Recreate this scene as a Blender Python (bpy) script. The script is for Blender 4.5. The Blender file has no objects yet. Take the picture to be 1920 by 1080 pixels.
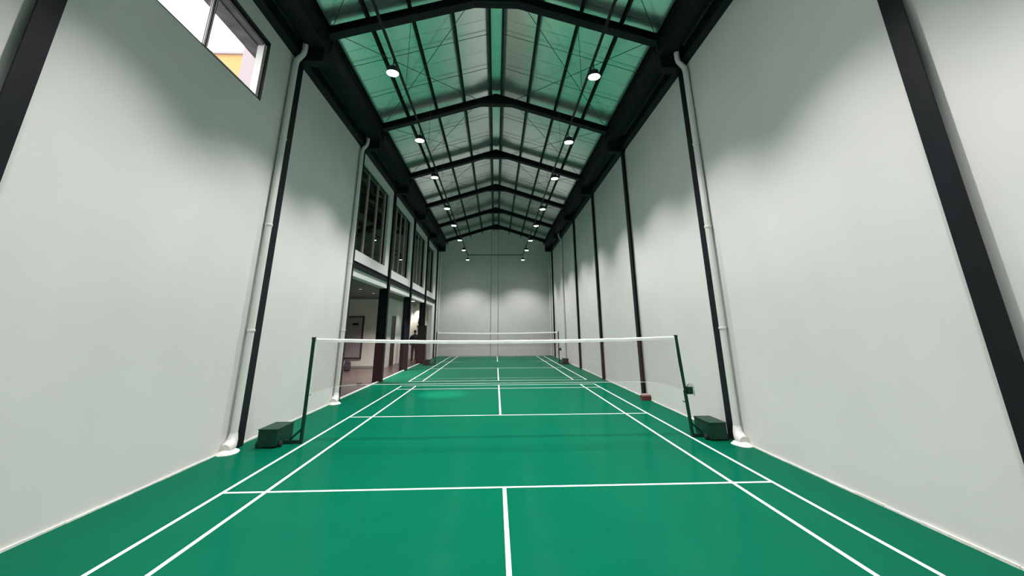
import bpy, bmesh, math, random
from mathutils import Vector, Matrix
random.seed(7)
C = bpy.context.scene.collection
SC = bpy.context.scene
PI = math.pi

# ------------------------------------------------------------------ camera
def make_camera():
    f = 761.01
    cx, cy, cz = -0.10567, -7.1627, 1.68123
    yaw, pitch, roll = 0.0397103, 0.2839303, -0.0054838
    px, py = 959.7, 395.73
    fw = Vector((math.sin(yaw)*math.cos(pitch), math.cos(yaw)*math.cos(pitch), math.sin(pitch)))
    r = Vector((math.cos(yaw), -math.sin(yaw), 0))
    u = r.cross(fw)
    r2 = r*math.cos(roll)+u*math.sin(roll)
    u2 = -r*math.sin(roll)+u*math.cos(roll)
    cam = bpy.data.cameras.new('camera')
    cam.sensor_width = 36.0; cam.sensor_fit = 'HORIZONTAL'
    cam.lens = f*36.0/1920.0
    cam.shift_x = (960.0-px)/1920.0
    cam.shift_y = -(540.0-py)/1920.0
    cam.clip_start = 0.05; cam.clip_end = 300
    o = bpy.data.objects.new('camera', cam); C.objects.link(o)
    m = Matrix((r2, u2, -fw)).transposed().to_4x4()
    m.translation = Vector((cx, cy, cz))
    o.matrix_world = m
    SC.camera = o
make_camera()

# ------------------------------------------------------------------ world, exposure
world = bpy.data.worlds.new('overcast_sky'); SC.world = world
world.use_nodes = True
bg = world.node_tree.nodes['Background']
bg.inputs['Color'].default_value = (1.0, 0.985, 0.98, 1)
bg.inputs['Strength'].default_value = 6.0
SC.view_settings.view_transform = 'Standard'
SC.view_settings.look = 'None'
SC.view_settings.gamma = 1.0
SC.view_settings.use_curve_mapping = False
SC.view_settings.exposure = 0.0
LAMP_W = 690.0            # spot power of each high-bay lamp
LAMP_ANGLE = 112.0
LAMP_BLEND = 0.65
LAMP_COL = (1.0, 0.945, 0.925)
DISC_STRENGTH = 40.0

# ------------------------------------------------------------------ materials
MAT = {}
def mat(name, col, rough=0.6, metal=0.0, spec=0.5, noise=0.0, nscale=8.0, bump=0.0, bscale=60.0, emit=None, estr=0.0, stretch=(1,1,1), coat=0.0):
    m = bpy.data.materials.new(name); m.use_nodes = True
    nt = m.node_tree; b = nt.nodes['Principled BSDF']
    b.inputs['Base Color'].default_value = (*col, 1)
    b.inputs['Roughness'].default_value = rough
    b.inputs['Metallic'].default_value = metal
    b.inputs['Specular IOR Level'].default_value = spec
    b.inputs['Coat Weight'].default_value = coat
    if emit:
        b.inputs['Emission Color'].default_value = (*emit, 1); b.inputs['Emission Strength'].default_value = estr
    if noise > 0 or bump > 0:
        tc = nt.nodes.new('ShaderNodeTexCoord'); mp = nt.nodes.new('ShaderNodeMapping')
        mp.inputs['Scale'].default_value = stretch
        nt.links.new(tc.outputs['Object'], mp.inputs['Vector'])
    if noise > 0:
        n = nt.nodes.new('ShaderNodeTexNoise'); n.inputs['Scale'].default_value = nscale; n.inputs['Detail'].default_value = 5
        nt.links.new(mp.outputs['Vector'], n.inputs['Vector'])
        rp = nt.nodes.new('ShaderNodeValToRGB')
        rp.color_ramp.elements[0].position = 0.3; rp.color_ramp.elements[1].position = 0.7
        rp.color_ramp.elements[0].color = (*[c*(1-noise) for c in col], 1)
        rp.color_ramp.elements[1].color = (*[min(1, c*(1+noise)) for c in col], 1)
        nt.links.new(n.outputs['Fac'], rp.inputs['Fac'])
        nt.links.new(rp.outputs['Color'], b.inputs['Base Color'])
    if bump > 0:
        n2 = nt.nodes.new('ShaderNodeTexNoise'); n2.inputs['Scale'].default_value = bscale; n2.inputs['Detail'].default_value = 4
        nt.links.new(mp.outputs['Vector'], n2.inputs['Vector'])
        bp = nt.nodes.new('ShaderNodeBump'); bp.inputs['Strength'].default_value = bump; bp.inputs['Distance'].default_value = 0.02
        nt.links.new(n2.outputs['Fac'], bp.inputs['Height']); nt.links.new(bp.outputs['Normal'], b.inputs['Normal'])
    MAT[name] = m
    return m

mat('wall_paint', (0.70, 0.70, 0.69), 0.75, spec=0.3, noise=0.025, nscale=1.3, bump=0.06, bscale=14)
mat('strip_grey', (0.20, 0.23, 0.21), 0.8)
mat('white_trim', (0.74, 0.76, 0.73), 0.7, spec=0.3, noise=0.02, nscale=3)
mat('floor_green', (0.002, 0.118, 0.064), 0.30, spec=0.0, noise=0.03, nscale=2.5, bump=0.03, bscale=220)
mat('line_white', (0.90, 0.94, 0.91), 0.5, spec=0.4, noise=0.02, nscale=30)
mat('steel_black', (0.0055, 0.0075, 0.0105), 0.55, spec=0.25, noise=0.2, nscale=5)
mat('rod_dark', (0.03, 0.05, 0.045), 0.5, metal=0.2)
mat('roof_foil', (0.80, 0.86, 0.83), 0.24, metal=0.85, noise=0.04, nscale=2.0, bump=0.10, bscale=2.2, stretch=(1, 4, 1))   # reflective insulation foil
mat('ridge_sheet', (0.72, 0.86, 0.79), 0.22, metal=0.85)
mat('roof_outer', (0.2, 0.2, 0.2), 0.8)
mat('pvc_white', (0.72, 0.72, 0.70), 0.35, spec=0.5)
mat('cement_white', (0.78, 0.76, 0.72), 0.9, noise=0.08, nscale=25, bump=0.4, bscale=30)
mat('post_green', (0.003, 0.038, 0.022), 0.45, spec=0.22, noise=0.1, nscale=12)
mat('rubber_black', (0.012, 0.012, 0.012), 0.6)
mat('chrome', (0.7, 0.72, 0.7), 0.22, metal=1.0)
mat('net_mesh', (0.20, 0.06, 0.07), 0.8, spec=0.2)
mat('tape_white', (0.95, 0.95, 0.94), 0.7, noise=0.04, nscale=20)
mat('cord_white', (0.75, 0.76, 0.72), 0.7)
mat('lamp_body', (0.02, 0.02, 0.022), 0.45, metal=0.4)
mat('lamp_lens', (0.9, 0.9, 0.9), 0.4, emit=(1.0, 0.99, 0.97), estr=DISC_STRENGTH)
mat('downlight_lens', (0.9, 0.9, 0.9), 0.4, emit=(1.0, 0.98, 0.95), estr=8.0)
mat('downlight_dim', (0.9, 0.9, 0.9), 0.4, emit=(1.0, 0.95, 0.9), estr=1.0)
mat('brick_red', (0.12, 0.022, 0.02), 0.85, noise=0.2, nscale=20, bump=0.3, bscale=50)
mat('mortar_pink', (0.36, 0.28, 0.25), 0.9, noise=0.1, nscale=20)
mat('tile_brown', (0.066, 0.050, 0.045), 0.3, noise=0.08, nscale=3)
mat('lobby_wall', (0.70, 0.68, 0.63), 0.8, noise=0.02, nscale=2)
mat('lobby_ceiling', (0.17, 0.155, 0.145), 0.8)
mat('arch_grey', (0.24, 0.25, 0.24), 0.7)
mat('door_dark', (0.009, 0.006, 0.006), 0.45)
mat('board_grey', (0.34, 0.31, 0.33), 0.35)
mat('frame_maroon', (0.035, 0.018, 0.018), 0.4)
mat('bag_navy', (0.015, 0.018, 0.028), 0.7, noise=0.2, nscale=20)
mat('window_black', (0.014, 0.013, 0.014), 0.4)
mat('window_rose', (0.80, 0.66, 0.68), 0.4)
mat('mullion_rose', (0.44, 0.31, 0.30), 0.4)
mat('soffit_dark', (0.055, 0.058, 0.065), 0.6, noise=0.5, nscale=6)
mat('outer_pink', (0.27, 0.225, 0.245), 0.85)
mat('house_orange', (0.40, 0.22, 0.085), 0.85, noise=0.06, nscale=3)
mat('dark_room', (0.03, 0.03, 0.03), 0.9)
mat('ground_grey', (0.35, 0.34, 0.33), 0.9)
mat('skin', (0.45, 0.27, 0.19), 0.55)
mat('hair_black', (0.012, 0.010, 0.010), 0.5)
mat('cloth_black', (0.012, 0.012, 0.014), 0.85)
mat('cloth_trousers', (0.016, 0.014, 0.016), 0.85)
mat('shoe_black', (0.02, 0.02, 0.02), 0.5)
mat('paper_grey', (0.25, 0.25, 0.26), 0.7)
mat('slipper_dark', (0.03, 0.018, 0.018), 0.7)
mat('slipper_pink', (0.10, 0.035, 0.035), 0.7)

def sheen_floor(name, rough, base, gain, power):
    """matt vinyl: diffuse body with a weak gloss that rises at grazing angles"""
    nt = MAT[name].node_tree; b = nt.nodes['Principled BSDF']; out = nt.nodes['Material Output']
    gl = nt.nodes.new('ShaderNodeBsdfGlossy'); gl.inputs['Roughness'].default_value = rough
    mx = nt.nodes.new('ShaderNodeMixShader'); lw = nt.nodes.new('ShaderNodeLayerWeight'); lw.inputs['Blend'].default_value = 0.5
    pw = nt.nodes.new('ShaderNodeMath'); pw.operation = 'POWER'; pw.inputs[1].default_value = power
    ml = nt.nodes.new('ShaderNodeMath'); ml.operation = 'MULTIPLY_ADD'; ml.inputs[1].default_value = gain; ml.inputs[2].default_value = base
    nt.links.new(lw.outputs['Facing'], pw.inputs[0]); nt.links.new(pw.outputs[0], ml.inputs[0]); nt.links.new(ml.outputs[0], mx.inputs[0])
    nt.links.new(b.outputs[0], mx.inputs[1]); nt.links.new(gl.outputs[0], mx.inputs[2]); nt.links.new(mx.outputs[0], out.inputs['Surface'])
sheen_floor('floor_green', 0.17, 0.012, 0.095, 6.0)

def glass_mat(name, refl):
    m = bpy.data.materials.new(name); m.use_nodes = True
    nt = m.node_tree; nt.nodes.clear()
    out = nt.nodes.new('ShaderNodeOutputMaterial'); mx = nt.nodes.new('ShaderNodeMixShader')
    tr = nt.nodes.new('ShaderNodeBsdfTransparent'); gl = nt.nodes.new('ShaderNodeBsdfGlossy')
    tr.inputs['Color'].default_value = (0.9, 0.92, 0.91, 1)
    gl.inputs['Roughness'].default_value = 0.02
    lw = nt.nodes.new('ShaderNodeLayerWeight'); lw.inputs['Blend'].default_value = 0.5
    pw = nt.nodes.new('ShaderNodeMath'); pw.operation = 'POWER'; pw.inputs[1].default_value = 5.0
    ml = nt.nodes.new('ShaderNodeMath'); ml.operation = 'MULTIPLY_ADD'; ml.inputs[1].default_value = 0.7; ml.inputs[2].default_value = refl
    nt.links.new(lw.outputs['Facing'], pw.inputs[0]); nt.links.new(pw.outputs[0], ml.inputs[0])
    nt.links.new(ml.outputs[0], mx.inputs[0]); nt.links.new(tr.outputs[0], mx.inputs[1]); nt.links.new(gl.outputs[0], mx.inputs[2])
    nt.links.new(mx.outputs[0], out.inputs['Surface'])
    MAT[name] = m
glass_mat('pane_glass', 0.035)

# ------------------------------------------------------------------ mesh helpers
class MB:
    def __init__(s): s.v = []; s.f = []
    def add(s, vs, fs):
        n = len(s.v); s.v += [tuple(v) for v in vs]; s.f += [tuple(i+n for i in f) for f in fs]; return s
    def box(s, x0, x1, y0, y1, z0, z1):
        vs = [(x0,y0,z0),(x1,y0,z0),(x1,y1,z0),(x0,y1,z0),(x0,y0,z1),(x1,y0,z1),(x1,y1,z1),(x0,y1,z1)]
        return s.add(vs, [(0,3,2,1),(4,5,6,7),(0,1,5,4),(1,2,6,5),(2,3,7,6),(3,0,4,7)])
    def prism(s, pts, axis, a, b):
        """extrude polygon pts (2-D) along axis ('x','y','z') from a to b"""
        n = len(pts)
        def mk(p, t):
            return {'x': (t, p[0], p[1]), 'y': (p[0], t, p[1]), 'z': (p[0], p[1], t)}[axis]
        vs = [mk(p, a) for p in pts]+[mk(p, b) for p in pts]
        fs = [tuple(range(n-1, -1, -1)), tuple(range(n, 2*n))]
        for i in range(n):
            j = (i+1) % n; fs.append((i, j, n+j, n+i))
        return s.add(vs, fs)
    def tube(s, pts, r, n=8, caps=True):
        pts = [Vector(p) for p in pts]; rs = r if isinstance(r, (list, tuple)) else [r]*len(pts)
        rings = []
        up = None
        for i, p in enumerate(pts):
            a = pts[max(0, i-1)]; b = pts[min(len(pts)-1, i+1)]
            t = (b-a).normalized()
            if up is None:
                up = Vector((0,0,1)) if abs(t.z) < 0.9 else Vector((1,0,0))
            x = t.cross(up).normalized(); y = x.cross(t).normalized(); up = y
            rings.append([p+(x*math.cos(2*PI*k/n)+y*math.sin(2*PI*k/n))*rs[i] for k in range(n)])
        vs = [v for rg in rings for v in rg]; fs = []
        for i in range(len(pts)-1):
            for k in range(n):
                k2 = (k+1) % n; fs.append((i*n+k, i*n+k2, (i+1)*n+k2, (i+1)*n+k))
        if caps:
            fs.append(tuple(range(n-1, -1, -1))); fs.append(tuple((len(pts)-1)*n+k for k in range(n)))
        return s.add(vs, fs)
    def lathe(s, prof, n=20, c=(0,0,0), axis='z'):
        vs = []; fs = []
        for r, z in prof:
            for k in range(n):
                a = 2*PI*k/n; p = (r*math.cos(a), r*math.sin(a), z)
                if axis == 'y': p = (p[0], p[2], p[1])
                if axis == 'x': p = (p[2], p[0], p[1])
                vs.append((p[0]+c[0], p[1]+c[1], p[2]+c[2]))
        for i in range(len(prof)-1):
            for k in range(n):
                k2 = (k+1) % n; fs.append((i*n+k, i*n+k2, (i+1)*n+k2, (i+1)*n+k))
        fs.append(tuple(range(n-1, -1, -1))); fs.append(tuple((len(prof)-1)*n+k for k in range(n)))
        return s.add(vs, fs)
    def build(s, name, m, parent=None, smooth=False, bevel=0.0):
        me = bpy.data.meshes.new(name); me.from_pydata(s.v, [], s.f); me.update()
        bm = bmesh.new(); bm.from_mesh(me); bmesh.ops.recalc_face_normals(bm, faces=bm.faces[:]); bm.to_mesh(me); bm.free()
        if smooth:
            me.polygons.foreach_set('use_smooth', [True]*len(me.polygons))
        me.materials.append(MAT[m])
        o = bpy.data.objects.new(name, me); C.objects.link(o)
        if parent: o.parent = parent
        if smooth:
            mod = o.modifiers.new('edges', 'EDGE_SPLIT'); mod.split_angle = math.radians(40)
        if bevel > 0:
            b = o.modifiers.new('bevel', 'BEVEL'); b.width = bevel; b.segments = 2; b.limit_method = 'ANGLE'
        return o
def tag(o, label, cat, group=None, kind=None):
    if label: o['label'] = label
    if cat: o['category'] = cat
    if group: o['group'] = group
    if kind: o['kind'] = kind
    return o
def thing(name, label, cat, loc=(0,0,0), rotz=0.0, group=None):
    o = bpy.data.objects.new(name, None); C.objects.link(o)
    o.location = loc; o.rotation_euler = (0,0,rotz); o.empty_display_size = 0.1
    return tag(o, label, cat, group)
def struct(o):
    o['kind'] = 'structure'; return o
def copy_tree(o, parent=None):
    c = o.copy(); C.objects.link(c)
    c.parent = parent
    for ch in list(o.children): copy_tree(ch, c)
    return c
def clone_part(o, parent, loc):
    c = o.copy(); C.objects.link(c); c.parent = parent; c.location = loc; return c
ORD = ['first', 'second', 'third', 'fourth', 'fifth', 'sixth', 'seventh', 'eighth', 'ninth', 'tenth']

# ------------------------------------------------------------------ dimensions (metres, measured from the photograph)
XL, XR = -4.03, 3.70           # inner wall faces
YB, YF = 21.6, -12.0           # back wall, front wall behind the camera
XC = -0.13                     # ridge line
F = [-0.15+4.0*k for k in range(6)]     # portal frames in view
F_1 = -4.15
WT = 0.22
def z_roof(d): return 8.765-0.318*d
def z_raft(d): return 8.415-0.318*d     # rafter underside
LOB_X, LOB_Z = -5.3, 3.2

# ------------------------------------------------------------------ setting: floor with court lines
fl = MB().box(XL-0.04, XR+0.3, YF, YB+0.2, -0.06, 0.0).build('floor', 'floor_green'); struct(fl)
LW = 0.04
def court_line(x0, x1, y0, y1):
    return MB().box(x0, x1, y0, y1, 0.0005, 0.0018).build('court_line', 'line_white', fl)
for y0 in (0.0, 14.55):
    ya = max(y0-6.7, -7.4) if y0 == 0 else y0-6.7
    yb = min(y0+6.7, 21.2)
    for x in (-3.05, -2.59, 2.59, 3.05):
        court_line(x-LW/2, x+LW/2, ya, yb)
    xe = 3.05+LW/2
    for dy in (-6.7, -5.94, -1.98, 1.98, 5.94, 6.7):
        if y0 == 0 and dy < -5.9: continue
        if y0+dy > 21.4: continue
        w = LW if abs(dy) < 6.6 else LW
        o = MB().box(-xe, xe, y0+dy-w/2, y0+dy+w/2, 0.0005, 0.0021).build('court_line', 'line_white', fl)
    court_line(-LW/2, LW/2, y0-6.7 if y0 else -6.7, y0-1.98)
    court_line(-LW/2, LW/2, y0+1.98, yb)

# ------------------------------------------------------------------ walls
wl = MB()
ADDED_OPENINGS = [(-7.62, -5.05), (-11.62, -9.05)]   # unseen openings continuing the row, added to bring daylight onto the right wall
wl.box(XL-WT, XL, YF, -3.62, 0, 5.34).box(XL-WT, XL, YF, -3.62, 6.47, 7.64)
wl.box(XL-WT, XL, YF, -11.62, 5.34, 6.47).box(XL-WT, XL, -9.05, -7.62, 5.34, 6.47).box(XL-WT, XL, -5.05, -3.62, 5.34, 6.47)
wl.box(XL-WT, XL, -3.62, -1.05, 0, 5.34).box(XL-WT, XL, -3.62, -1.05, 6.47, 7.64)
wl.box(XL-WT, XL, -1.05, F[1]+0.05, 0, 7.64)
wl.box(XL-WT, XL, 18.8, YB+0.2, 0, 3.12).box(XL-WT, XL, F[5]-0.05, YB+0.2, 3.12, 7.64)
WIN = []
for k in range(1, 5):
    a = F[k]+0.05; b = F[k+1]-0.05
    w0 = F[k]+0.22; w1 = F[k]+3.42 if k < 4 else 18.55
    WIN.append((w0, w1))
    wl.box(XL-WT, XL, a, b, 6.5, 7.64)
    wl.box(XL-WT, XL, a, w0, 3.85, 6.5).box(XL-WT, XL, w1, b, 3.85, 6.5)
    wl.box(XL-WT, XL, a, b, 3.12, 3.85)
struct(wl.build('wall_left', 'wall_paint'))
struct(MB().box(XR, XR+WT, YF, YB+0.2, 0, 7.64).build('wall_right', 'wall_paint'))
gb = MB().prism([(XL-WT, 0), (XR+WT, 0), (XR+WT, 7.64), (XC+3.9, z_roof(3.9)), (XC, z_roof(0)), (XC-3.9, z_roof(3.9)), (XL-WT, 7.64)], 'y', YB, YB+0.2)
wb = struct(gb.build('wall_back', 'wall_paint'))
MB().box(-0.43, 0.03, YB-0.07, YB+0.01, 0, 8.6).build('pilaster', 'wall_paint', wb)
gf = MB().prism([(XL-WT, 0), (XR+WT, 0), (XR+WT, 7.64), (XC+3.9, z_roof(3.9)), (XC, z_roof(0)), (XC-3.9, z_roof(3.9)), (XL-WT, 7.64)], 'y', YF-0.2, YF)
struct(gf.build('wall_front', 'wall_paint'))
for x in (-0.44, 0.04):
    MB().box(x-0.014, x+0.014, YB-0.012, YB+0.005, 0, 8.62).build('edge_strip', 'strip_grey', wb)  # thin dark grey strips along the pilaster edges
# thin pale caulk line where the walls meet the floor
def wavy(x, s, y0, y1):
    b = MB(); n = int((y1-y0)/0.35)
    for i in range(n):
        a = y0+(y1-y0)*i/n; c = y0+(y1-y0)*(i+1)/n
        w = 0.012+0.010*random.random(); h = 0.012+0.012*random.random()
        b.box(min(x, x+s*w), max(x, x+s*w), a, c, 0, h)
    return b
struct(wavy(XL, 1, -8.0, F[1]-0.1).build('baseboard_left', 'cement_white'))
struct(wavy(XR, -1, -8.0, YB).build('baseboard_right', 'cement_white'))
struct(MB().box(XL, XR, YB-0.012, YB, 0, 0.03).build('baseboard_back', 'cement_white'))

# ------------------------------------------------------------------ roof: outer shell with lining sheets
cb = MB()
for s in (-1, 1):
    cb.prism([(XC, z_roof(0)+0.03), (XC+s*4.2, z_roof(4.2)+0.03), (XC+s*4.2, z_roof(4.2)+0.10), (XC, z_roof(0)+0.10)], 'y', YF-0.2, YB+0.2)
cl = struct(cb.build('ceiling', 'roof_outer'))
SHEET = 1.1
sheet_y = [0.75-SHEET*10+SHEET*i for i in range(30)]
for s in (-1, 1):
    proto = None
    for y in sheet_y:
        y1 = y+SHEET
        if y > YB: continue
        if proto is None:
            proto = MB().prism([(XC+s*0.17, z_roof(0.17)), (XC+s*3.92, z_roof(3.92)), (XC+s*3.92, z_roof(3.92)+0.02), (XC+s*0.17, z_roof(0.17)+0.02)], 'y', 0.004, SHEET-0.004).build('roof_sheet', 'roof_foil', cl)
            proto.location.y = y
        else:
            if y1 > YB: continue
            clone_part(proto, cl, (0, y, 0))
    yl = [y for y in sheet_y if y <= YB and y+SHEET > YB]
    for y in yl:
        MB().prism([(XC+s*0.17, z_roof(0.17)), (XC+s*3.92, z_roof(3.92)), (XC+s*3.92, z_roof(3.92)+0.02), (XC+s*0.17, z_roof(0.17)+0.02)], 'y', y+0.004, YB-0.002).build('roof_sheet', 'roof_foil', cl)
MB().prism([(XC-0.168, z_roof(0.16)), (XC+0.168, z_roof(0.16)), (XC+0.168, z_roof(0.16)+0.015), (XC-0.168, z_roof(0.16)+0.015)], 'y', YF, YB-0.002).build('ridge_sheet', 'ridge_sheet', cl)

# ------------------------------------------------------------------ steel frame
def i_column(name, x0, x1, yc, z1, w=0.19, label=None, parent=None):
    """H section: flanges face +x and -x"""
    t = 0.014
    b = MB().box(x0, x0+t, yc-w/2, yc+w/2, 0, z1).box(x1-t, x1, yc-w/2, yc+w/2, 0, z1).box(x0+t, x1-t, yc-0.006, yc+0.006, 0, z1)
    return b
side_word = {-1: 'left', 1: 'right'}
def column(side, k, y):
    if side < 0:
        open_bay = 1 <= k <= 4
        x0, x1 = (XL-0.24, XL+0.08) if open_bay else (XL-0.10, XL+0.08)
    else:
        x0, x1 = XR-0.08, XR+0.10
    pos = {-1: 'at the %s edge of the photo, nearest the camera' % side_word[side]}.get(k, '%s past the net post along the %s wall' % (ORD[k], side_word[side]))
    if k == 0: pos = 'beside the near weight box at the %s wall' % side_word[side]
    lab = 'black steel column %s' % pos
    t = thing('steel_column', lab, 'column', ((x0+x1)/2, y, 0), 0, 'black steel columns along the walls')
    xm = (x0+x1)/2
    MB_ = i_column('shaft', x0-xm, x1-xm, 0, 7.0)
    MB_.build('shaft', 'steel_black', t)
    if side < 0 and 1 <= k <= 4:
        MB().box(x0-xm-0.02, x1-xm+0.02, -0.12, 0.12, 0, 0.012).build('base_plate', 'steel_black', t)
    return t
for side in (-1, 1):
    for k in range(-1, 6):
        column(side, k, F_1 if k < 0 else F[k])
# knee brackets and rafters
def rafter(k, y):
    lab = 'black steel gable rafter, %s from the camera of those crossing the roof' % ORD[k]
    if k == 0: lab = 'black steel gable rafter nearest the camera, cut by the top edge of the photo'
    if k == 5: lab = 'black steel gable rafter farthest from the camera, just before the back wall'
    t = thing('roof_rafter', lab, 'rafter', (XC, y, 0), 0, 'gable rafters')
    w = 0.20
    for s in (-1, 1):
        de = (XR-XC-0.5) if s > 0 else (XC-XL-0.53)
        web = [(s*0.0, 8.26), (s*0.46, 8.26), (s*de, z_raft(de)), (s*de, z_raft(de)+0.185), (0, 8.60)]
        MB().prism(web, 'y', -0.006, 0.006).build('web', 'steel_black', t)
        fb = MB().prism([(0, 8.26), (s*0.46, 8.26), (s*de, z_raft(de)), (s*de, z_raft(de)+0.013), (s*0.46, 8.273), (0, 8.273)], 'y', -w/2, w/2)
        fb.build('bottom_flange', 'steel_black', t)
        MB().prism([(0, 8.60), (s*de, z_raft(de)+0.185), (s*de, z_raft(de)+0.198), (0, 8.613)], 'y', -w/2, w/2).build('top_flange', 'steel_black', t)
        # knee block joining the column
        dw = (XR-XC+0.1) if s > 0 else (XC-XL+0.1)
        MB().prism([(s*dw, 6.73), (s*de, 6.73), (s*de, z_raft(de)+0.198), (s*dw, z_raft(de)+0.02)], 'y', -0.10, 0.10).build('knee_bracket', 'steel_black', t)
    MB().box(-0.012, 0.012, -0.075, 0.075, 8.25, 8.615).build('apex_plate', 'steel_black', t)
for k in range(6): rafter(k, F[k])
BAYS = [(F_1, F[0])]+[(F[k], F[k+1]) for k in range(5)]
BAYN = ['overhead bay, cut by the top of the photo,'] + ['%s roof bay between rafters' % ORD[k] for k in range(5)]
# eave beams and gutters, one per bay and side
for s, xw in ((-1, XL), (1, XR)):
    gx = 0.56 if s < 0 else 0.50
    for i, (a, b) in enumerate(BAYS):
        a2, b2 = a+0.102, b-0.102
        lab = 'black eave beam along the top of the %s wall, %s of six from the camera' % (side_word[s], ORD[i])
        e = MB().box(min(xw, xw-s*0.16), max(xw, xw-s*0.16), a2, b2, 6.77, 6.79)
        e.box(min(xw-s*0.074, xw-s*0.086), max(xw-s*0.074, xw-s*0.086), a2, b2, 6.79, 6.98)
        e.box(min(xw, xw-s*0.16), max(xw, xw-s*0.16), a2, b2, 6.98, 6.995)
        tag(e.build('eave_beam', 'steel_black'), lab, 'beam', 'eave beams on the %s wall' % side_word[s])
        xo, xi = xw-s*0.20, xw-s*gx
        g = MB().prism([(xo, 7.36), (xo, 7.0), (xi, 7.0), (xi, 7.37), (xi-s*0.02, 7.37), (xi-s*0.02, 7.355), (xi+s*0.006, 7.355), (xi+s*0.006, 7.012), (xo-s*0.006, 7.012), (xo-s*0.006, 7.36)], 'y', a2, b2)
        tag(g.build('gutter_section', 'steel_black'), 'black box gutter under the %s eave, %s section of six from the camera' % (side_word[s], ORD[i]), 'gutter', 'box gutters under the %s eave' % side_word[s])
# purlins
PD = [0.155, 0.955, 1.79, 2.63, 3.42]
PN = ['beside the ridge', 'second from the ridge', 'third from the ridge', 'fourth from the ridge', 'lowest, above the gutter']
for s in (-1, 1):
    for d, nm in zip(PD, PN):
        x = XC+s*d; z = z_raft(d)+0.201
        p = MB().box(x-0.024, x+0.024, YF+0.1, YB-0.01, z, z+0.006).box(min(x+s*0.018, x+s*0.024), max(x+s*0.018, x+s*0.024), YF+0.1, YB-0.01, z+0.006, z+0.130).box(x-0.024, x+0.024, YF+0.1, YB-0.01, z+0.130, z+0.136)
        tag(p.build('roof_purlin', 'steel_black'), 'long dark purlin under the %s roof slope, %s' % (side_word[s], nm), 'purlin', 'purlins under the %s roof slope' % side_word[s])
# sag rods and cross braces
for i, (a, b) in enumerate(BAYS):
    for s in (-1, 1):
        for j, f_ in enumerate((1/3., 2/3.)):
            y = a+(b-a)*f_
            pts = [(XC+s*0.13, y, z_raft(0.13)+0.285), (XC+s*3.42, y, z_raft(3.42)+0.285)]
            tag(MB().tube(pts, 0.007, 5).build('sag_rod', 'rod_dark'),
                '%s thin rod across the %s slope, %s' % (('nearer', 'farther')[j], side_word[s], BAYN[i]), 'rod', 'sag rods under the roof')
        for j in (0, 1):
            d0, d1 = (3.33, 0.5) if j == 0 else (0.5, 3.33)
            dz = 0.15+0.022*j
            pts = [(XC+s*d0, a+0.02, z_raft(d0)+dz), (XC+s*d1, b-0.02, z_raft(d1)+dz)]
            tag(MB().tube(pts, 0.008, 5).build('cross_brace', 'rod_dark'),
                'diagonal brace rod, %s slope, %s, from %s' % (side_word[s], BAYN[i].replace(' between rafters', '').replace(', cut by the top of the photo,', ''), ('eave up to ridge', 'ridge down to eave')[j]), 'rod', 'diagonal roof braces')

# ------------------------------------------------------------------ high-bay lamps and their rails
LZ = 6.1
LY = [-0.80, 1.90, 4.40, 7.70, 10.30, 13.40, 16.10, 19.50]
LY_BEHIND = [-6.40, -3.60]
LXL, LXR = -1.975, 1.665
rail = thing('lighting_rail', 'dark hanging lamp rail in a long U, joined by a crossbar before the back wall', 'rail', (XC, 10, LZ+0.32))
def local(o): return o
ry0, ry1 = -11.5-10, LY[7]-10
for x in (LXL, LXR):
    MB().box(x-XC-0.02, x-XC+0.02, ry0, ry1, -0.015, 0.025).build('rail_bar', 'steel_black', rail)
MB().box(LXL-XC+0.02, LXR-XC-0.02, ry1-0.04, ry1, -0.015, 0.025).build('rail_bar', 'steel_black', rail)
for x in (LXL, LXR):
    for i in range(-2, 7):
        y = LY[0]+2.9*i+1.0
        d = abs(x-XC)
        MB().tube([(x-XC, y-10, 0.03), (x-XC, y-10, z_roof(d)-LZ-0.32-0.005)], 0.005, 5).build('hanger_wire', 'rod_dark', rail)
lamp0 = thing('high_bay_lamp', '', 'lamp', (0, 0, LZ))
MB().lathe([(0.045, 0.13), (0.085, 0.11), (0.09, 0.035), (0.112, 0.02), (0.116, -0.005), (0.110, -0.009), (0.104, 0.0)], 24).build('housing', 'lamp_body', lamp0, smooth=True)
MB().lathe([(0.103, 0.004), (0.101, -0.004), (0.05, -0.009), (0.002, -0.010)], 24).build('lens', 'lamp_lens', lamp0, smooth=True)
MB().tube([(0, 0, 0.12), (0, 0, 0.304)], 0.012, 8).build('hook', 'lamp_body', lamp0)
ld = bpy.data.lights.new('lamp_beam', 'SPOT'); ld.energy = LAMP_W; ld.spot_size = math.radians(LAMP_ANGLE); ld.spot_blend = LAMP_BLEND
ld.color = LAMP_COL; ld.shadow_soft_size = 0.11
lo = bpy.data.objects.new('lamp_beam', ld); C.objects.link(lo); lo.parent = lamp0; lo.location = (0, 0, -0.03)
first = True
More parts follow.
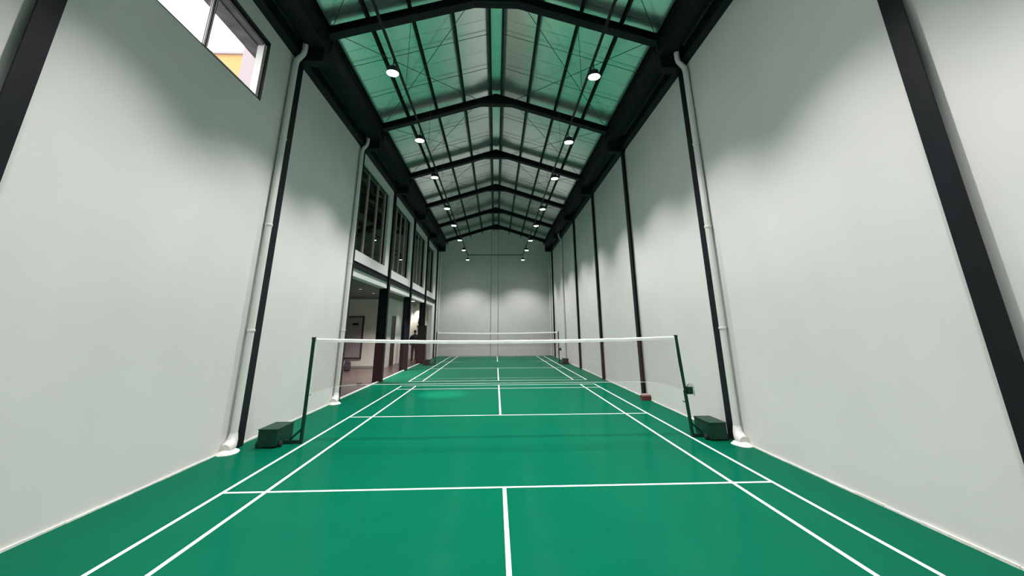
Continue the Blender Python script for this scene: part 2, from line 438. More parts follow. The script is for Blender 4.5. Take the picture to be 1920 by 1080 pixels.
for s, x in ((-1, LXL), (1, LXR)):
    for i in range(-2, 8):
        y = LY[i] if i >= 0 else LY_BEHIND[i+2]
        lab = ('round high-bay lamp glowing white on the %s rail, %s from the camera' % (side_word[s], ORD[i])) if i >= 0 else \
              'round high-bay lamp on the %s rail, %s above the camera' % (side_word[s], ('farther behind', 'overhead')[i+2])
        if i == 7: lab = 'round high-bay lamp glowing white at the far %s corner of the rail' % side_word[s]
        o = lamp0 if first else copy_tree(lamp0)
        first = False
        o.location = (x, y, LZ)
        if s < 0 and i == 2:      # this lamp throws a visible hot spot straight down
            l2 = bpy.data.lights.new('lamp_core', 'SPOT'); l2.energy = 2100.0; l2.spot_size = math.radians(17); l2.spot_blend = 1.0
            l2.color = LAMP_COL; l2.shadow_soft_size = 0.05
            c2 = bpy.data.objects.new('lamp_core', l2); C.objects.link(c2); c2.parent = o; c2.location = (0, 0, -0.03)
            c2.rotation_euler = (math.radians(4.5), math.radians(-4), 0)
        tag(o, lab, 'lamp', 'high-bay lamps on the %s rail' % side_word[s])

# ------------------------------------------------------------------ drainpipes
def drainpipe(label, side, y, boot=True, offset=True):
    xw = XL if side < 0 else XR
    s = -side
    t = thing('drainpipe', label, 'pipe', (xw+s*0.075, y, 0), 0, 'white drainpipes')
    pts = [(0, 0, 0.10 if boot else 0.0), (0, 0, 6.55)]
    if offset: pts += [(s*0.015, 0, 6.66), (s*0.115, 0, 6.80), (s*0.13, 0, 6.88), (s*0.13, 0, 7.25)]
    else: pts = [(0, 0, 0.0), (0, 0, 7.3)]
    MB().tube(pts, 0.053, 14).build('pipe_run', 'pvc_white', t, smooth=True)
    for z in (0.62*2.72, 3.4, 5.0):
        MB().lathe([(0.058, z-0.02), (0.061, z-0.015), (0.061, z+0.015), (0.058, z+0.02)], 14).build('pipe_clip', 'pvc_white', t, smooth=True)
        MB().box(-s*0.073, -s*0.04, -0.012, 0.012, z-0.012, z+0.012).build('clip_bracket', 'rod_dark', t)
    if boot:
        MB().tube([(0, 0, 0.24), (0, -0.005, 0.16), (0, -0.035, 0.10), (0, -0.09, 0.065), (0, -0.15, 0.05)], [0.056, 0.072, 0.088, 0.092, 0.075], 14).build('elbow', 'pvc_white', t, smooth=True)
        for v in [w for c in t.children if c.name.startswith('elbow') for w in c.data.vertices]:
            v.co.x = max(v.co.x, -0.072) if s > 0 else min(v.co.x, 0.072)
        b = MB().lathe([(0.05, 0.05), (0.10, 0.035), (0.128, 0.016), (0.14, 0.0)], 18, (s*0.01, -0.09, 0)).build('cement_boot', 'cement_white', t, smooth=True)
        rnd = random.Random(int(y*10)+side)
        for v in b.data.vertices:
            v.co.x += rnd.uniform(-0.006, 0.006); v.co.y = (v.co.y+0.09)*1.25-0.09+rnd.uniform(-0.010, 0.010)
            v.co.x = max(v.co.x, -0.073) if s > 0 else min(v.co.x, 0.073)
    return t
drainpipe('white drainpipe on the left wall beside the near column, cement boot at the floor', -1, F[0]-0.20)
drainpipe('white drainpipe on the left wall just before the lobby opening', -1, F[1]-0.18)
drainpipe('white drainpipe on the right wall beside the near column, lumpy white boot', 1, F[0]-0.20)
drainpipe('narrow white drainpipe far down the right wall near the back corner', 1, F[4]-0.20, boot=False)
drainpipe('pale drainpipe in the far left corner by the back wall', -1, YB-0.45, boot=False, offset=False)
drainpipe('pale drainpipe in the far right corner by the back wall', 1, YB-0.45, boot=False, offset=False)

# ------------------------------------------------------------------ daylight window high on the left wall
w = bpy.data.objects.new('window_1', None); C.objects.link(w); struct(w)
w.location = (XL, -2.335, 5.34); w['label'] = 'high two-pane daylight window in the left wall'
def frame_rect(y0, y1, z0, z1, t, x0, x1):
    return MB().box(x0, x1, y0, y1, z0, z0+t).box(x0, x1, y0, y1, z1-t, z1).box(x0, x1, y0, y0+t, z0+t, z1-t).box(x0, x1, y1-t, y1, z0+t, z1-t)
hw = 1.285
frame_rect(-hw, hw, 0, 1.13, 0.022, -0.10, -0.004).build('window_frame', 'window_black', w)
for a, b, xo in ((-hw+0.022, 0.03, -0.07), (-0.03, hw-0.022, -0.045)):
    sash = MB().box(xo-0.02, xo, a, b, 0.022, 0.077).box(xo-0.02, xo, a, a+0.055, 0.077, 1.053).box(xo-0.02, xo, b-0.055, b, 0.077, 1.053).build('sash', 'window_rose', w)
    MB().box(xo-0.02, xo, a, b, 1.053, 1.108).build('top_rail', 'window_black', sash)  # sash rail coloured black to stand for the shade under the head
    for yy in (a+0.058, b-0.060):
        MB().box(xo-0.008, xo+0.002, yy, yy+0.006, 0.08, 1.05).build('gasket', 'window_black', sash)
    MB().box(xo-0.014, xo-0.009, a+0.05, b-0.05, 0.075, 1.058).build('pane', 'pane_glass', sash)
MB().box(-0.035, -0.012, -0.055, -0.035, 0.022, 1.108).build('mullion', 'window_black', w)
# outside: canopy, lobby block flank, neighbouring house
tag(MB().box(XL-0.46, XL-WT-0.002, -12.0, -0.3, 6.42, 6.52).box(XL-WT-0.002, XL-0.11, -3.61, -1.06, 6.435, 6.468).build('window_canopy', 'soffit_dark'), 'dark stained canopy slab outside above the high left window', 'canopy')
tag(MB().box(-7.9, XL-WT-0.25, F[1]-0.1, F[1]+0.05, 0, 12.5).build('outer_wall', 'outer_pink'), 'pale pink outside wall seen through the high left window', 'wall')
struct(MB().box(-60, XL-WT-0.02, -40, F[1]-0.2, -0.3, -0.1).build('trim_1', 'ground_grey'))

# ------------------------------------------------------------------ upper windows of the left side
for n, (a, b) in enumerate(WIN):
    w = bpy.data.objects.new('window_%d' % (n+2), None); C.objects.link(w); struct(w)
    w.location = (XL, a, 3.85)
    L = b-a; H = 2.65
    frame_rect(0, L, 0, H, 0.05, -0.16, -0.08).build('window_frame', 'window_black', w)
    nm = 3 if n < 3 else 2
    for q in range(nm):
        y = L*(q+1)/(nm+0.12) if n == 0 else L*(q+1)/(nm+1)
        y = min(y, L-0.22)
        MB().box(-0.15, -0.10, y-0.05, y-0.005, 0.05, H-0.05).build('mullion', 'mullion_rose', w)
        MB().box(-0.15, -0.10, y+0.025, y+0.065, 0.05, H-0.05).build('mullion', 'mullion_rose', w)
    MB().box(-0.128, -0.122, 0.05, L-0.05, 0.05, H-0.05).build('pane', 'pane_glass', w)
# dark rooms behind the upper windows
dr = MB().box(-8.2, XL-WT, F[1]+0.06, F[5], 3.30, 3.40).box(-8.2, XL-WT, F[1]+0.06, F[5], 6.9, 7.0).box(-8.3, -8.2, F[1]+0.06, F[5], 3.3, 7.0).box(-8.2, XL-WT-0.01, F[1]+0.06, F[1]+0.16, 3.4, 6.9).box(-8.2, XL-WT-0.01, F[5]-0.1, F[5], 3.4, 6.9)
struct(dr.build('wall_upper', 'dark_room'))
# floor beam across the front of the bays
for k in range(1, 5):
    b0 = F[k]+0.1; b1 = F[k+1]-0.1
    e = MB().box(XL-0.005, XL+0.06, b0, b1, 3.33, 3.342).box(XL-0.005, XL+0.06, b0, b1, 3.508, 3.52).box(XL+0.01, XL+0.02, b0, b1, 3.342, 3.508)
    tag(e.build('floor_beam', 'steel_black'), 'black horizontal beam under the %s upper window from the camera' % ORD[k-1], 'beam', 'black beams below the upper windows')

# ------------------------------------------------------------------ lobby behind the left columns
struct(MB().box(-12.0, XL-0.04, F[1]-0.1, 20.0, -0.06, -0.002).build('floor_lobby', 'tile_brown'))
struct(MB().box(XL-0.075, XL-0.02, F[1]+0.12, 18.8, -0.02, 0.022).build('trim_2', 'cement_white'))
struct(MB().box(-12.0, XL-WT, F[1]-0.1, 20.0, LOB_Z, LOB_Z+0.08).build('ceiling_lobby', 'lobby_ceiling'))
struct(MB().box(-12.0, LOB_X, 13.25, 13.4, 0, LOB_Z).build('wall_lobby_cross', 'lobby_wall'))
lw = MB().box(LOB_X-0.12, LOB_X, 13.4, 14.10, 0, LOB_Z).box(LOB_X-0.12, LOB_X, 14.10, 14.92, 2.38, LOB_Z).box(LOB_X-0.12, LOB_X, 14.92, 16.3, 0, LOB_Z)
# arch opening 16.3 .. 18.5, spring 1.75, top 2.85
n = 14
yc, hr = 17.4, 1.1
pts = [(16.3, LOB_Z), (16.3, 1.75)]
for i in range(1, n):
    a = PI-PI*i/n
    pts.append((yc+hr*math.cos(a), 1.75+1.1*math.sin(a)))
pts += [(18.5, 1.75), (18.5, LOB_Z)]
for i in range(len(pts)-1):
    p, q = pts[i], pts[i+1]
    if abs(p[0]-q[0]) < 1e-6: continue
    lw.prism([(p[0], p[1]), (q[0], q[1]), (q[0], LOB_Z), (p[0], LOB_Z)], 'x', LOB_X-0.12, LOB_X)
lw.box(LOB_X-0.12, LOB_X, 18.5, 19.5, 0, LOB_Z)
struct(lw.build('wall_lobby_side', 'lobby_wall'))
struct(MB().box(-6.6, -6.5, 16.0, 19.5, 0, LOB_Z).build('wall_alcove', 'arch_grey'))
struct(MB().box(LOB_X-1.3, XL-WT, 19.3, 19.45, 0, LOB_Z).build('wall_lobby_end', 'lobby_wall'))
struct(MB().box(-12.1, -12.0, F[1]-0.1, 20, 0, LOB_Z).build('wall_lobby_far', 'lobby_wall'))
struct(MB().box(-12.0, XL-WT, F[1]-0.1, F[1]+0.05, 0, LOB_Z).build('wall_lobby_near', 'lobby_wall'))
struct(MB().box(-12.0, LOB_X, 13.235, 13.25, 0, 0.09).build('baseboard_lobby', 'arch_grey'))
struct(MB().box(-12.0, LOB_X, 13.20, 13.25, LOB_Z-0.07, LOB_Z).build('trim_3', 'arch_grey'))
d = bpy.data.objects.new('door_1', None); C.objects.link(d); struct(d); d.location = (LOB_X, 14.5, 0)
MB().box(-0.045, -0.004, -0.36, 0.36, 0.0, 2.33).build('door_leaf', 'door_dark', d)
MB().box(-0.12, 0.012, -0.40, -0.36, 0, 2.38).box(-0.12, 0.012, 0.36, 0.40, 0, 2.38).box(-0.12, 0.012, -0.36, 0.36, 2.33, 2.38).build('door_frame', 'door_dark', d)
MB().tube([(-0.004, 0.30, 1.0), (0.04, 0.30, 1.0), (0.04, 0.19, 1.0)], 0.010, 8).build('door_handle', 'chrome', d)
# framed board on the cross wall
t = thing('notice_board', 'tall grey board in a dark frame on the lobby wall', 'board', (-6.81, 13.25, 0.41))
MB().box(-0.36, 0.36, -0.05, -0.02, 0.05, 1.86).build('panel', 'board_grey', t)
frame_b = MB().box(-0.42, -0.36, -0.09, 0, 0, 1.91).box(0.36, 0.42, -0.09, 0, 0, 1.91).box(-0.36, 0.36, -0.09, 0, 0, 0.06).box(-0.36, 0.36, -0.09, 0, 1.86, 1.91)
frame_b.build('frame', 'frame_maroon', t)
MB().box(-0.12, 0.16, -0.065, -0.05, 1.50, 1.60).build('name_plate', 'door_dark', t)
# backpack on the lobby floor
t = thing('backpack', 'dark navy backpack standing upright on the lobby floor below the framed board', 'bag', (-6.52, 11.85, 0))
t.scale = (0.85, 0.95, 1.08)
def rounded(prof_pts, y0, y1):
    return MB().prism(prof_pts, 'y', y0, y1)
pr = [(-0.14, 0.0), (0.14, 0.0), (0.155, 0.08), (0.15, 0.26), (0.12, 0.36), (0.06, 0.41), (-0.06, 0.41), (-0.12, 0.36), (-0.15, 0.26), (-0.155, 0.08)]
rounded(pr, -0.09, 0.09).build('body', 'bag_navy', t, bevel=0.03)
rounded([(p[0]*0.72, 0.03+p[1]*0.5) for p in pr], -0.14, -0.08).build('front_pocket', 'bag_navy', t, bevel=0.02)
MB().tube([(-0.035, 0, 0.40), (-0.03, 0, 0.45), (0, 0, 0.47), (0.03, 0, 0.45), (0.035, 0, 0.40)], 0.012, 8).build('carry_loop', 'bag_navy', t, smooth=True)
for sx in (-0.07, 0.07):
    MB().tube([(sx, 0.08, 0.36), (sx*1.1, 0.15, 0.27), (sx*1.2, 0.14, 0.12), (sx*1.3, 0.085, 0.05)], 0.016, 8).build('shoulder_strap', 'bag_navy', t, smooth=True)
# slipper by the kerb
t = thing('slipper', 'small dark slipper lying on the lobby floor near the kerb', 'slipper', (-4.43, 7.05, 0), 0.15)
t.scale = (1.15, 1.2, 1.3)
sole = [(0.125*math.cos(a)*(1.0), 0.045*math.sin(a)*(1.15-0.25*math.cos(a))) for a in [2*PI*i/20 for i in range(20)]]
MB().prism(sole, 'z', -0.002, 0.022).build('sole', 'slipper_dark', t)
arc = [(0.02+0.05*math.sin(u*PI*0.5), 0) for u in (0, 1)]
bmv = MB(); nn = 10; vs = []; fs = []
for i in range(2):
    for j in range(nn+1):
        a = PI*j/nn; x = (-0.08, 0.02)[i]; r = (0.042, 0.05)[i]
        vs.append((x, r*math.cos(a), 0.02+r*0.8*math.sin(a)))
for j in range(nn): fs.append((j, j+1, nn+1+j+1, nn+1+j))
bmv.add(vs, fs); up = bmv.build('strap_upper', 'slipper_pink', t, smooth=True)
sm = up.modifiers.new('thick', 'SOLIDIFY'); sm.thickness = 0.006
# cabinet against the fourth column
t = thing('black_cabinet', 'tall black cabinet standing against a column at the far lobby edge', 'cabinet', (-4.02, F[4]-0.27, 0))
MB().box(-0.22, 0.22, -0.13, 0.13, 0.03, 1.91).build('body', 'steel_black', t, bevel=0.006)
MB().box(-0.20, 0.20, -0.146, -0.131, 0.07, 1.87).build('door', 'rubber_black', t)
MB().tube([(0.15, -0.146, 0.95), (0.15, -0.165, 0.95), (0.15, -0.165, 1.10), (0.15, -0.146, 1.10)], 0.006, 6).build('handle', 'rod_dark', t)
MB().box(-0.21, 0.21, -0.12, 0.12, 0.0, 0.03).build('plinth', 'rubber_black', t)
# lobby fittings
def downlight(label, x, y, power):
    t = thing('downlight', label, 'lamp', (x, y, LOB_Z), 0, 'lobby downlights')
    MB().box(-0.11, 0.11, -0.11, 0.11, -0.03, 0.0).build('trim_ring', 'white_trim', t)
    MB().box(-0.09, 0.09, -0.09, 0.09, -0.036, -0.031).build('lens', 'downlight_lens', t)
    l = bpy.data.lights.new('downlight_beam', 'SPOT'); l.energy = power; l.spot_size = math.radians(95); l.spot_blend = 0.6; l.shadow_soft_size = 0.05
    o = bpy.data.objects.new('downlight_beam', l); C.objects.link(o); o.parent = t; o.location = (0, 0, -0.05)
downlight('square white downlight glowing in the lobby ceiling beyond the columns', -4.61, 15.44, 60)
def recessed(label, x, y, power, angle=125):
    t = thing('downlight', label, 'lamp', (x, y, LOB_Z), 0, 'recessed lobby downlights')
    MB().lathe([(0.055, 0.0), (0.055, -0.004), (0.07, -0.006), (0.07, -0.001)], 16).build('trim_ring', 'white_trim', t, smooth=True)
    MB().lathe([(0.045, -0.0045), (0.045, -0.002)], 16).build('lens', 'downlight_dim', t)
    l = bpy.data.lights.new('downlight_beam', 'SPOT'); l.energy = power; l.spot_size = math.radians(angle); l.spot_blend = 0.8; l.shadow_soft_size = 0.05; l.color = (1.0, 0.93, 0.88)
    o = bpy.data.objects.new('downlight_beam', l); C.objects.link(o); o.parent = t; o.location = (0, 0, -0.03)
recessed('small recessed downlight in the lobby ceiling, nearer the hall', -5.31, 8.87, 800)
recessed('small recessed downlight in the lobby ceiling, deeper toward the framed board', -5.34, 10.72, 720)
recessed('small recessed downlight washing the end wall of the lobby above the person', -4.98, 19.08, 190, 70)
t = thing('wall_poster', 'small grey poster on the lobby end wall above the person', 'poster', (-4.9, 19.3, 2.05))
MB().box(-0.07, 0.07, -0.012, 0, 0, 0.30).build('sheet', 'paper_grey', t)
MB().box(-0.05, 0.05, -0.015, -0.012, 0.03, 0.12).build('print_block', 'door_dark', t)
t = thing('wall_thermostat', 'round black fitting on the lobby end wall under the poster', 'fitting', (-4.94, 19.3, 1.90))
MB().lathe([(0.06, -0.03), (0.065, -0.02), (0.065, 0.0)], 16, axis='y').build('dial', 'rubber_black', t, smooth=True)
MB().lathe([(0.025, -0.045), (0.028, -0.03)], 12, axis='y').build('cap', 'rod_dark', t, smooth=True)
t = thing('light_switch', 'small grey switch plate on the white end pier of the lobby opening', 'switch', (XL, 19.2, 1.30))
MB().box(0, 0.010, -0.045, 0.045, -0.06, 0.06).build('plate', 'paper_grey', t, bevel=0.003)
MB().box(0.010, 0.015, -0.015, 0.015, -0.025, 0.025).build('rocker', 'white_trim', t)

# ------------------------------------------------------------------ red brick at the foot of a right-hand column
t = thing('brick_block', 'dark red brick with a mortar cap at the foot of a right-hand column', 'brick', (3.66-0.02, F[1]-0.27, 0))
MB().box(-0.15, 0.055, -0.10, 0.10, 0, 0.10).build('brick', 'brick_red', t, bevel=0.003)
MB().box(-0.13, 0.055, -0.08, 0.10, 0.10, 0.135).build('mortar_cap', 'mortar_pink', t, bevel=0.003)

# ------------------------------------------------------------------ badminton net stands
def net_stand(label, side, x, y, lean, winch):
    """side -1 left, +1 right; box lies outward of the post"""
    s = side
    t = thing('net_stand', label, 'net stand', (x, y, 0), 0, 'badminton net stands')
    top = (-s*lean, 0, 1.56)
    MB().tube([(0, 0, 0.0), top], 0.028, 12).build('post', 'post_green', t, smooth=True)
    MB().tube([(top[0], 0, 1.54), (top[0], 0, 1.575)], 0.034, 12).build('post_cap', 'rubber_black', t, smooth=True)
    def bx(a, b, y0, y1, z0, z1): return MB().box(min(s*a, s*b), max(s*a, s*b), y0, y1, z0, z1)
    bx(-0.02, 0.30, -0.03, 0.03, 0.012, 0.052).build('base_bar', 'post_green', t)
    MB().tube([(s*0.015-s*lean*0.12, 0, 0.20), (s*0.19, 0, 0.04)], 0.016, 8).build('brace', 'post_green', t)
    x0, x1 = (0.25, 0.53) if s < 0 else (0.16, 0.43)
    y0, y1 = -0.28, 0.24
    wb_ = bx(x0, x1, y0, y1, 0.02, 0.25).build('weight_box', 'post_green', t, bevel=0.006)
    lid = bx(x0-0.006, x1+0.006, y0-0.006, y1+0.006, 0.25, 0.262).build('lid', 'post_green', wb_)
    for (wx, wy) in ((x1+0.035, y0+0.10), (x1+0.035, y1-0.08), (x0-0.03, y0+0.10)):
        wh = MB().lathe([(0.015, -0.016), (0.042, -0.014), (0.042, 0.014), (0.015, 0.016)], 14, (s*wx, wy, 0.043), axis='x').build('wheel', 'rubber_black', t, smooth=True)
        MB().lathe([(0.014, -0.020), (0.014, 0.020)], 10, (s*wx, wy, 0.043), axis='x').build('hub', 'chrome', wh)
        MB().box(min(s*wx, s*(wx-0.035 if wx > x0 else wx+0.035)), max(s*wx, s*(wx-0.035 if wx > x0 else wx+0.035)), wy-0.008, wy+0.008, 0.035, 0.051).build('axle', 'post_green', wh)
    if winch:
        zw = 0.70
        xo = -s*lean*zw/1.56
        wn = bx(0.03, 0.12, -0.045, 0.045, zw-0.06, zw+0.05)
        wn.v = [(v[0]+xo, v[1], v[2]) for v in wn.v]
        wn = wn.build('winch', 'post_green', t, bevel=0.004)
        MB().lathe([(0.05, -0.018), (0.056, -0.016), (0.056, 0.016), (0.05, 0.018)], 18, (s*0.10+xo, 0.0, zw+0.045), axis='y').build('reel', 'chrome', wn, smooth=True)
        MB().tube([(s*0.12+xo, 0, zw), (s*0.155+xo, 0, zw), (s*0.155+xo, 0, zw-0.09)], 0.007, 6).build('crank', 'chrome', wn)
    zh = 0.52 if winch else 0.69
    xo = -s*lean*zh/1.56
    MB().tube([(xo-s*0.02, 0, zh), (xo-s*0.055, 0, zh), (xo-s*0.06, 0, zh+0.02)], 0.008, 6).build('hook', 'chrome' if not winch else 'rubber_black', t)
    return t
net_stand('dark green net stand on the left of the near court, wheeled weight box', -1, -3.12, 0.02, 0.0, False)
net_stand('dark green net stand on the right of the near court, winch on its post', 1, 3.09, 0.04, 0.10, True)
net_stand('dark green net stand on the left of the far court', -1, -3.12, 14.57, 0.02, False)
net_stand('dark green net stand on the right of the far court, by a black column', 1, 3.12, 14.59, 0.0, True)

def net(label, y, xl, xr, xrb):
    """xl, xr ends at the top; xrb right end at the bottom"""
    t = thing('badminton_net', label, 'net', (0, y, 0), 0, 'badminton nets')
    ZT = 1.555
    def ztop(u): return ZT-0.050*(1-(2*u-1)**2)
    def zbot(u):
        e = min(u, 1-u)
        return 0.835-0.135*max(0, 1-e/0.13)**2.2
    def xat(u, z):
        f = (ZT-z)/0.76
        return xl+(xr+(xrb-xr)*f-xl)*u
    r = 0.0008
    nv, nh = 325, 40
    def thread(b, pts):
        vs = []; fs = []
        for (x, z) in pts: pass
        for i, (x, z) in enumerate(pts):
            a = pts[max(0, i-1)]; c = pts[min(len(pts)-1, i+1)]
            tx, tz = c[0]-a[0], c[1]-a[1]; L = math.hypot(tx, tz); nx, nz = -tz/L, tx/L
            vs += [(x+nx*r, -r*0.6, z+nz*r), (x-nx*r, -r*0.6, z-nz*r), (x, r*1.2, z)]
        for i in range(len(pts)-1):
            for k in range(3):
                k2 = (k+1) % 3; fs.append((i*3+k, i*3+k2, i*3+3+k2, i*3+3+k))
        b.add(vs, fs)
    b = MB()
    for i in range(nv+1):
        u = i/nv; zt, zb = ztop(u)-0.03, zbot(u)
        thread(b, [(xat(u, zt+(zb-zt)*k/2), zt+(zb-zt)*k/2) for k in range(3)])
    for j in range(1, nh):
        f = j/nh
        pts = []
        for i in range(49):
            u = i/48; z = ztop(u)-0.03+(zbot(u)-ztop(u)+0.03)*f
            pts.append((xat(u, z), z))
        thread(b, pts)
    m = b.build('net_mesh', 'net_mesh', t); m['kind'] = 'stuff'
    # tape, folded over the cord
    tb = MB(); vs = []; fs = []; N = 60
    rnd = random.Random(3)
    for i in range(N+1):
        u = i/N; x = xat(u, ztop(u)); z = ztop(u)+rnd.uniform(-0.002, 0.002)
        for (dy, dz) in ((-0.006, -0.050), (-0.009, -0.012), (0, 0.004), (0.009, -0.012), (0.006, -0.050)):
            vs.append((x, dy+rnd.uniform(-0.001, 0.001), z+dz))
    for i in range(N):
        for k in range(4): fs.append((i*5+k, i*5+k+1, i*5+5+k+1, i*5+5+k))
        fs.append((i*5+4, i*5, i*5+5, i*5+9))
    fs.append((0, 1, 2, 3, 4)); fs.append(tuple(N*5+k for k in (4, 3, 2, 1, 0)))
    tb.add(vs, fs); tb.build('top_tape', 'tape_white', t)
    MB().tube([(xat(i/40, zbot(i/40)), 0, zbot(i/40)) for i in range(41)], 0.0035, 6).build('bottom_cord', 'cord_white', t)
    for u in (0.0, 1.0):
        MB().box(-0.008, 0.008, -0.004, 0.004, 0, 1)
        zt, zb = ztop(u), zbot(u)
        MB().tube([(xat(u, zt), 0, zt-0.01), (xat(u, (zt+zb)/2)+(0.012 if u == 0 else -0.012), 0, (zt+zb)/2), (xat(u, zb), 0, zb)], 0.006, 6).build('side_cord', 'tape_white', t)
net('long white-taped badminton net across the near court', 0.03, -3.085, 2.96, 3.01)
net('white-taped badminton net across the far court, before the back wall', 14.58, -3.065, 3.085, 3.085)

# ------------------------------------------------------------------ person in the lobby
def skin_mesh(name, verts, edges, radii, root, m, parent, sub=1):
    me = bpy.data.meshes.new(name); me.from_pydata(verts, edges, []); me.update()
    o = bpy.data.objects.new(name, me); C.objects.link(o); o.parent = parent
    sk = o.modifiers.new('skin', 'SKIN'); sk.use_smooth_shade = True
    sv = me.skin_vertices
    if not sv:
        bm = bmesh.new(); bm.from_mesh(me); bm.verts.layers.skin.verify(); bm.to_mesh(me); bm.free(); sv = me.skin_vertices
    for i, r in enumerate(radii):
        sv[0].data[i].radius = r if isinstance(r, tuple) else (r, r)
        sv[0].data[i].use_root = (i == root)
    ss = o.modifiers.new('sub', 'SUBSURF'); ss.levels = sub; ss.render_levels = sub
    me.materials.append(MAT[m])
    return o
def person(loc, rotz):
    t = thing('person', 'person in a black jacket and dark trousers standing in the lobby, back to the camera', 'person', loc, rotz)
    V = []; E = []; R = []
    def v(p, r, par=None):
        V.append(p); R.append(r); i = len(V)-1
        if par is not None: E.append((par, i))
        return i
    # faces +y; left is -x
    pel = v((0, 0, 0.90), (0.14, 0.105)); wa = v((0, 0.0, 1.06), (0.135, 0.10), pel); ch = v((0, 0.0, 1.22), (0.15, 0.10), wa)
    sh = v((0, -0.005, 1.355), (0.10, 0.065), ch); nk = v((0, 0.0, 1.445), (0.052, 0.052), sh); jw = v((0, 0.022, 1.505), (0.062, 0.075), nk)
    hd = v((0, 0.012, 1.59), (0.084, 0.102), jw); cr = v((0, 0.002, 1.66), (0.058, 0.070), hd)
    nose = v((0, 0.114, 1.555), 0.012, hd)
    hands = []
    for s in (-1, 1):
        h = v((s*0.095, 0, 0.84), 0.085, pel); kn = v((s*0.105, 0.015+0.02*s, 0.48), 0.058, h); an = v((s*0.11, -0.01+0.05*s, 0.09), 0.040, kn)
        to = v((s*0.13, 0.13+0.05*s, 0.035), 0.034, an)
        so = v((s*0.180, -0.008, 1.315), 0.046, sh)
        el = v((s*0.255, -0.04, 1.10), 0.043, so)
        if s < 0: wr = v((s*0.22, 0.10, 0.90), 0.029, el); pd = Vector((0.1, 0.55, -0.8))
        else: wr = v((s*0.26, 0.03, 0.86), 0.029, el); pd = Vector((0.05, 0.2, -1.0))
        pd.normalize(); p0 = Vector(V[wr])
        pa = v(tuple(p0+pd*0.075), (0.022, 0.036), wr)
        side_v = Vector((0, 1, 0)) - pd*pd.y; side_v.normalize()
        for q, (off, ln) in enumerate(((0.030, 0.072), (0.010, 0.082), (-0.010, 0.076), (-0.029, 0.060))):
            b0 = p0+pd*0.095+side_v*off
            f1 = v(tuple(b0), 0.010, pa); f2 = v(tuple(b0+pd*ln*0.55+Vector((-s*0.006, 0, 0))), 0.009, f1)
            v(tuple(b0+pd*ln+Vector((-s*0.022, 0, 0))), 0.0075, f2)
        th = v(tuple(p0+pd*0.04+side_v*0.04), 0.011, pa); v(tuple(p0+pd*0.085+side_v*0.058), 0.0095, th)
    skin_mesh('body', V, E, R, 0, 'skin', t, 2)
    # clothing: elliptical lofts with sleeves and legs as tapered tubes
    def loft(b, rings, n=20):
        vs = []; fs = []
        for (cx, cy, z, rx, ry) in rings:
            for k in range(n):
                a = 2*PI*k/n; vs.append((cx+rx*math.cos(a), cy+ry*math.sin(a), z))
        for i in range(len(rings)-1):
            for k in range(n):
                k2 = (k+1) % n; fs.append((i*n+k, i*n+k2, (i+1)*n+k2, (i+1)*n+k))
        fs.append(tuple(range(n-1, -1, -1))); fs.append(tuple((len(rings)-1)*n+k for k in range(n)))
        return b.add(vs, fs)
    j = MB()
    loft(j, [(0, 0, 0.775, 0.178, 0.142), (0, 0, 0.85, 0.180, 0.142), (0, 0, 0.97, 0.168, 0.130), (0, 0, 1.10, 0.172, 0.130), (0, -0.004, 1.25, 0.190, 0.136),
             (0, -0.006, 1.335, 0.192, 0.122), (0, -0.006, 1.375, 0.178, 0.106), (0, -0.006, 1.405, 0.145, 0.092), (0, -0.004, 1.43, 0.098, 0.078), (0, 0.0, 1.455, 0.064, 0.064), (0, 0.002, 1.475, 0.062, 0.062)])
    for s in (-1, 1):
        wr = (-0.219, 0.102, 0.895) if s < 0 else (0.261, 0.031, 0.855)
        j.tube([(s*0.10, -0.006, 1.345), (s*0.165, -0.007, 1.338), (s*0.208, -0.014, 1.28), (s*0.240, -0.030, 1.18), (s*0.256, -0.040, 1.10),
                ((s*0.256+wr[0])/2, (-0.04+wr[1])/2-0.006, (1.10+wr[2])/2), wr], [0.050, 0.066, 0.071, 0.066, 0.060, 0.054, 0.046], 14)
    j.build('jacket', 'cloth_black', t, smooth=True)
    tr = MB()
    loft(tr, [(0, 0, 1.0, 0.150, 0.115), (0, 0, 0.90, 0.165, 0.128), (0, -0.004, 0.82, 0.168, 0.132), (0, -0.002, 0.76, 0.150, 0.115), (0, 0, 0.74, 0.10, 0.08)])
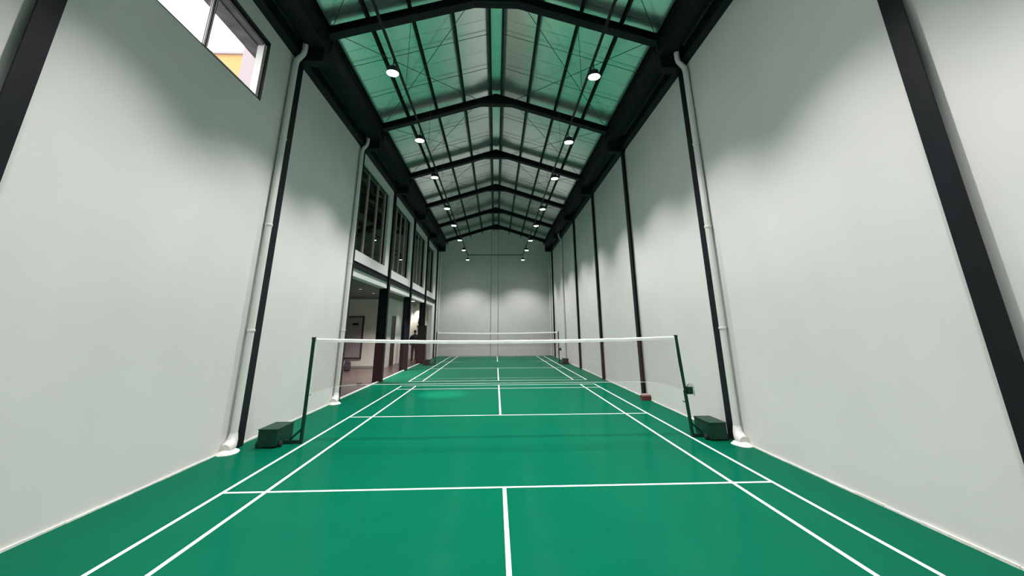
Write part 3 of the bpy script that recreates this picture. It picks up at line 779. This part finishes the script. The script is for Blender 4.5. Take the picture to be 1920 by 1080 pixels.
    for s in (-1, 1):
        tr.tube([(s*0.085, -0.002, 0.84), (s*0.092, 0.0, 0.74), (s*0.098, 0.008+0.01*s, 0.60), (s*0.104, 0.014+0.02*s, 0.48), (s*0.107, -0.004+0.036*s, 0.28), (s*0.11, -0.01+0.05*s, 0.05)],
                [0.085, 0.092, 0.084, 0.072, 0.066, 0.064], 14)
        sv_ = [(s*0.11, -0.045+0.05*s, 0.045), (s*0.12, 0.05+0.05*s, 0.042), (s*0.132, 0.15+0.05*s, 0.036)]
        skin_mesh('shoe', sv_, [(0, 1), (1, 2)], [(0.045, 0.045), (0.05, 0.042), (0.045, 0.036)], 0, 'shoe_black', t, 2)
    tr.build('trousers', 'cloth_trousers', t, smooth=True)
    # hair: a cap over the skull, open at the face
    hv = []; hf = []; nu, nv_ = 20, 12
    for i in range(nv_+1):
        ph = PI*i/nv_
        for k in range(nu):
            a = 2*PI*k/nu
            hv.append((0.082*math.sin(ph)*math.cos(a), 0.000+0.103*math.sin(ph)*math.sin(a), 1.605+0.092*math.cos(ph)))
    for i in range(nv_):
        for k in range(nu):
            k2 = (k+1) % nu; q = (i*nu+k, i*nu+k2, (i+1)*nu+k2, (i+1)*nu+k)
            cy = sum(hv[m][1] for m in q)/4; cz = sum(hv[m][2] for m in q)/4
            if cz < 1.535 or (cy > 0.05 and cz < 1.635): continue
            hf.append(q)
    hb = MB(); hb.add(hv, hf); ho = hb.build('hair', 'hair_black', t, smooth=True)
    hm_ = ho.modifiers.new('thick', 'SOLIDIFY'); hm_.thickness = 0.008
    for s in (-1, 1):
        MB().lathe([(0.002, -0.011), (0.009, -0.007), (0.012, 0), (0.009, 0.007), (0.002, 0.011)], 10, (s*0.03, 0.085, 1.59)).build('eye', 'rubber_black', t, smooth=True)
        MB().lathe([(0.008, -0.03), (0.016, -0.012), (0.018, 0.012), (0.01, 0.03)], 8, (s*0.078, 0.005, 1.57)).build('ear', 'skin', t, smooth=True)
    MB().box(-0.022, 0.022, 0.088, 0.094, 1.515, 1.523).build('mouth', 'frame_maroon', t)
    return t
person((-4.74, 17.45, -0.002), 0.25)

# ------------------------------------------------------------------ neighbouring house beyond the window
t = thing('neighbour_house', 'neighbouring house with an orange wall seen through the high window', 'house', (-12.5, 11.0, 0))
MB().box(-6, 2.6, 0, 5, -0.1, 15.2).build('wall', 'house_orange', t)
MB().box(-6.2, 2.8, -0.12, 5.2, 15.2, 15.34).build('roof_edge', 'outer_pink', t)
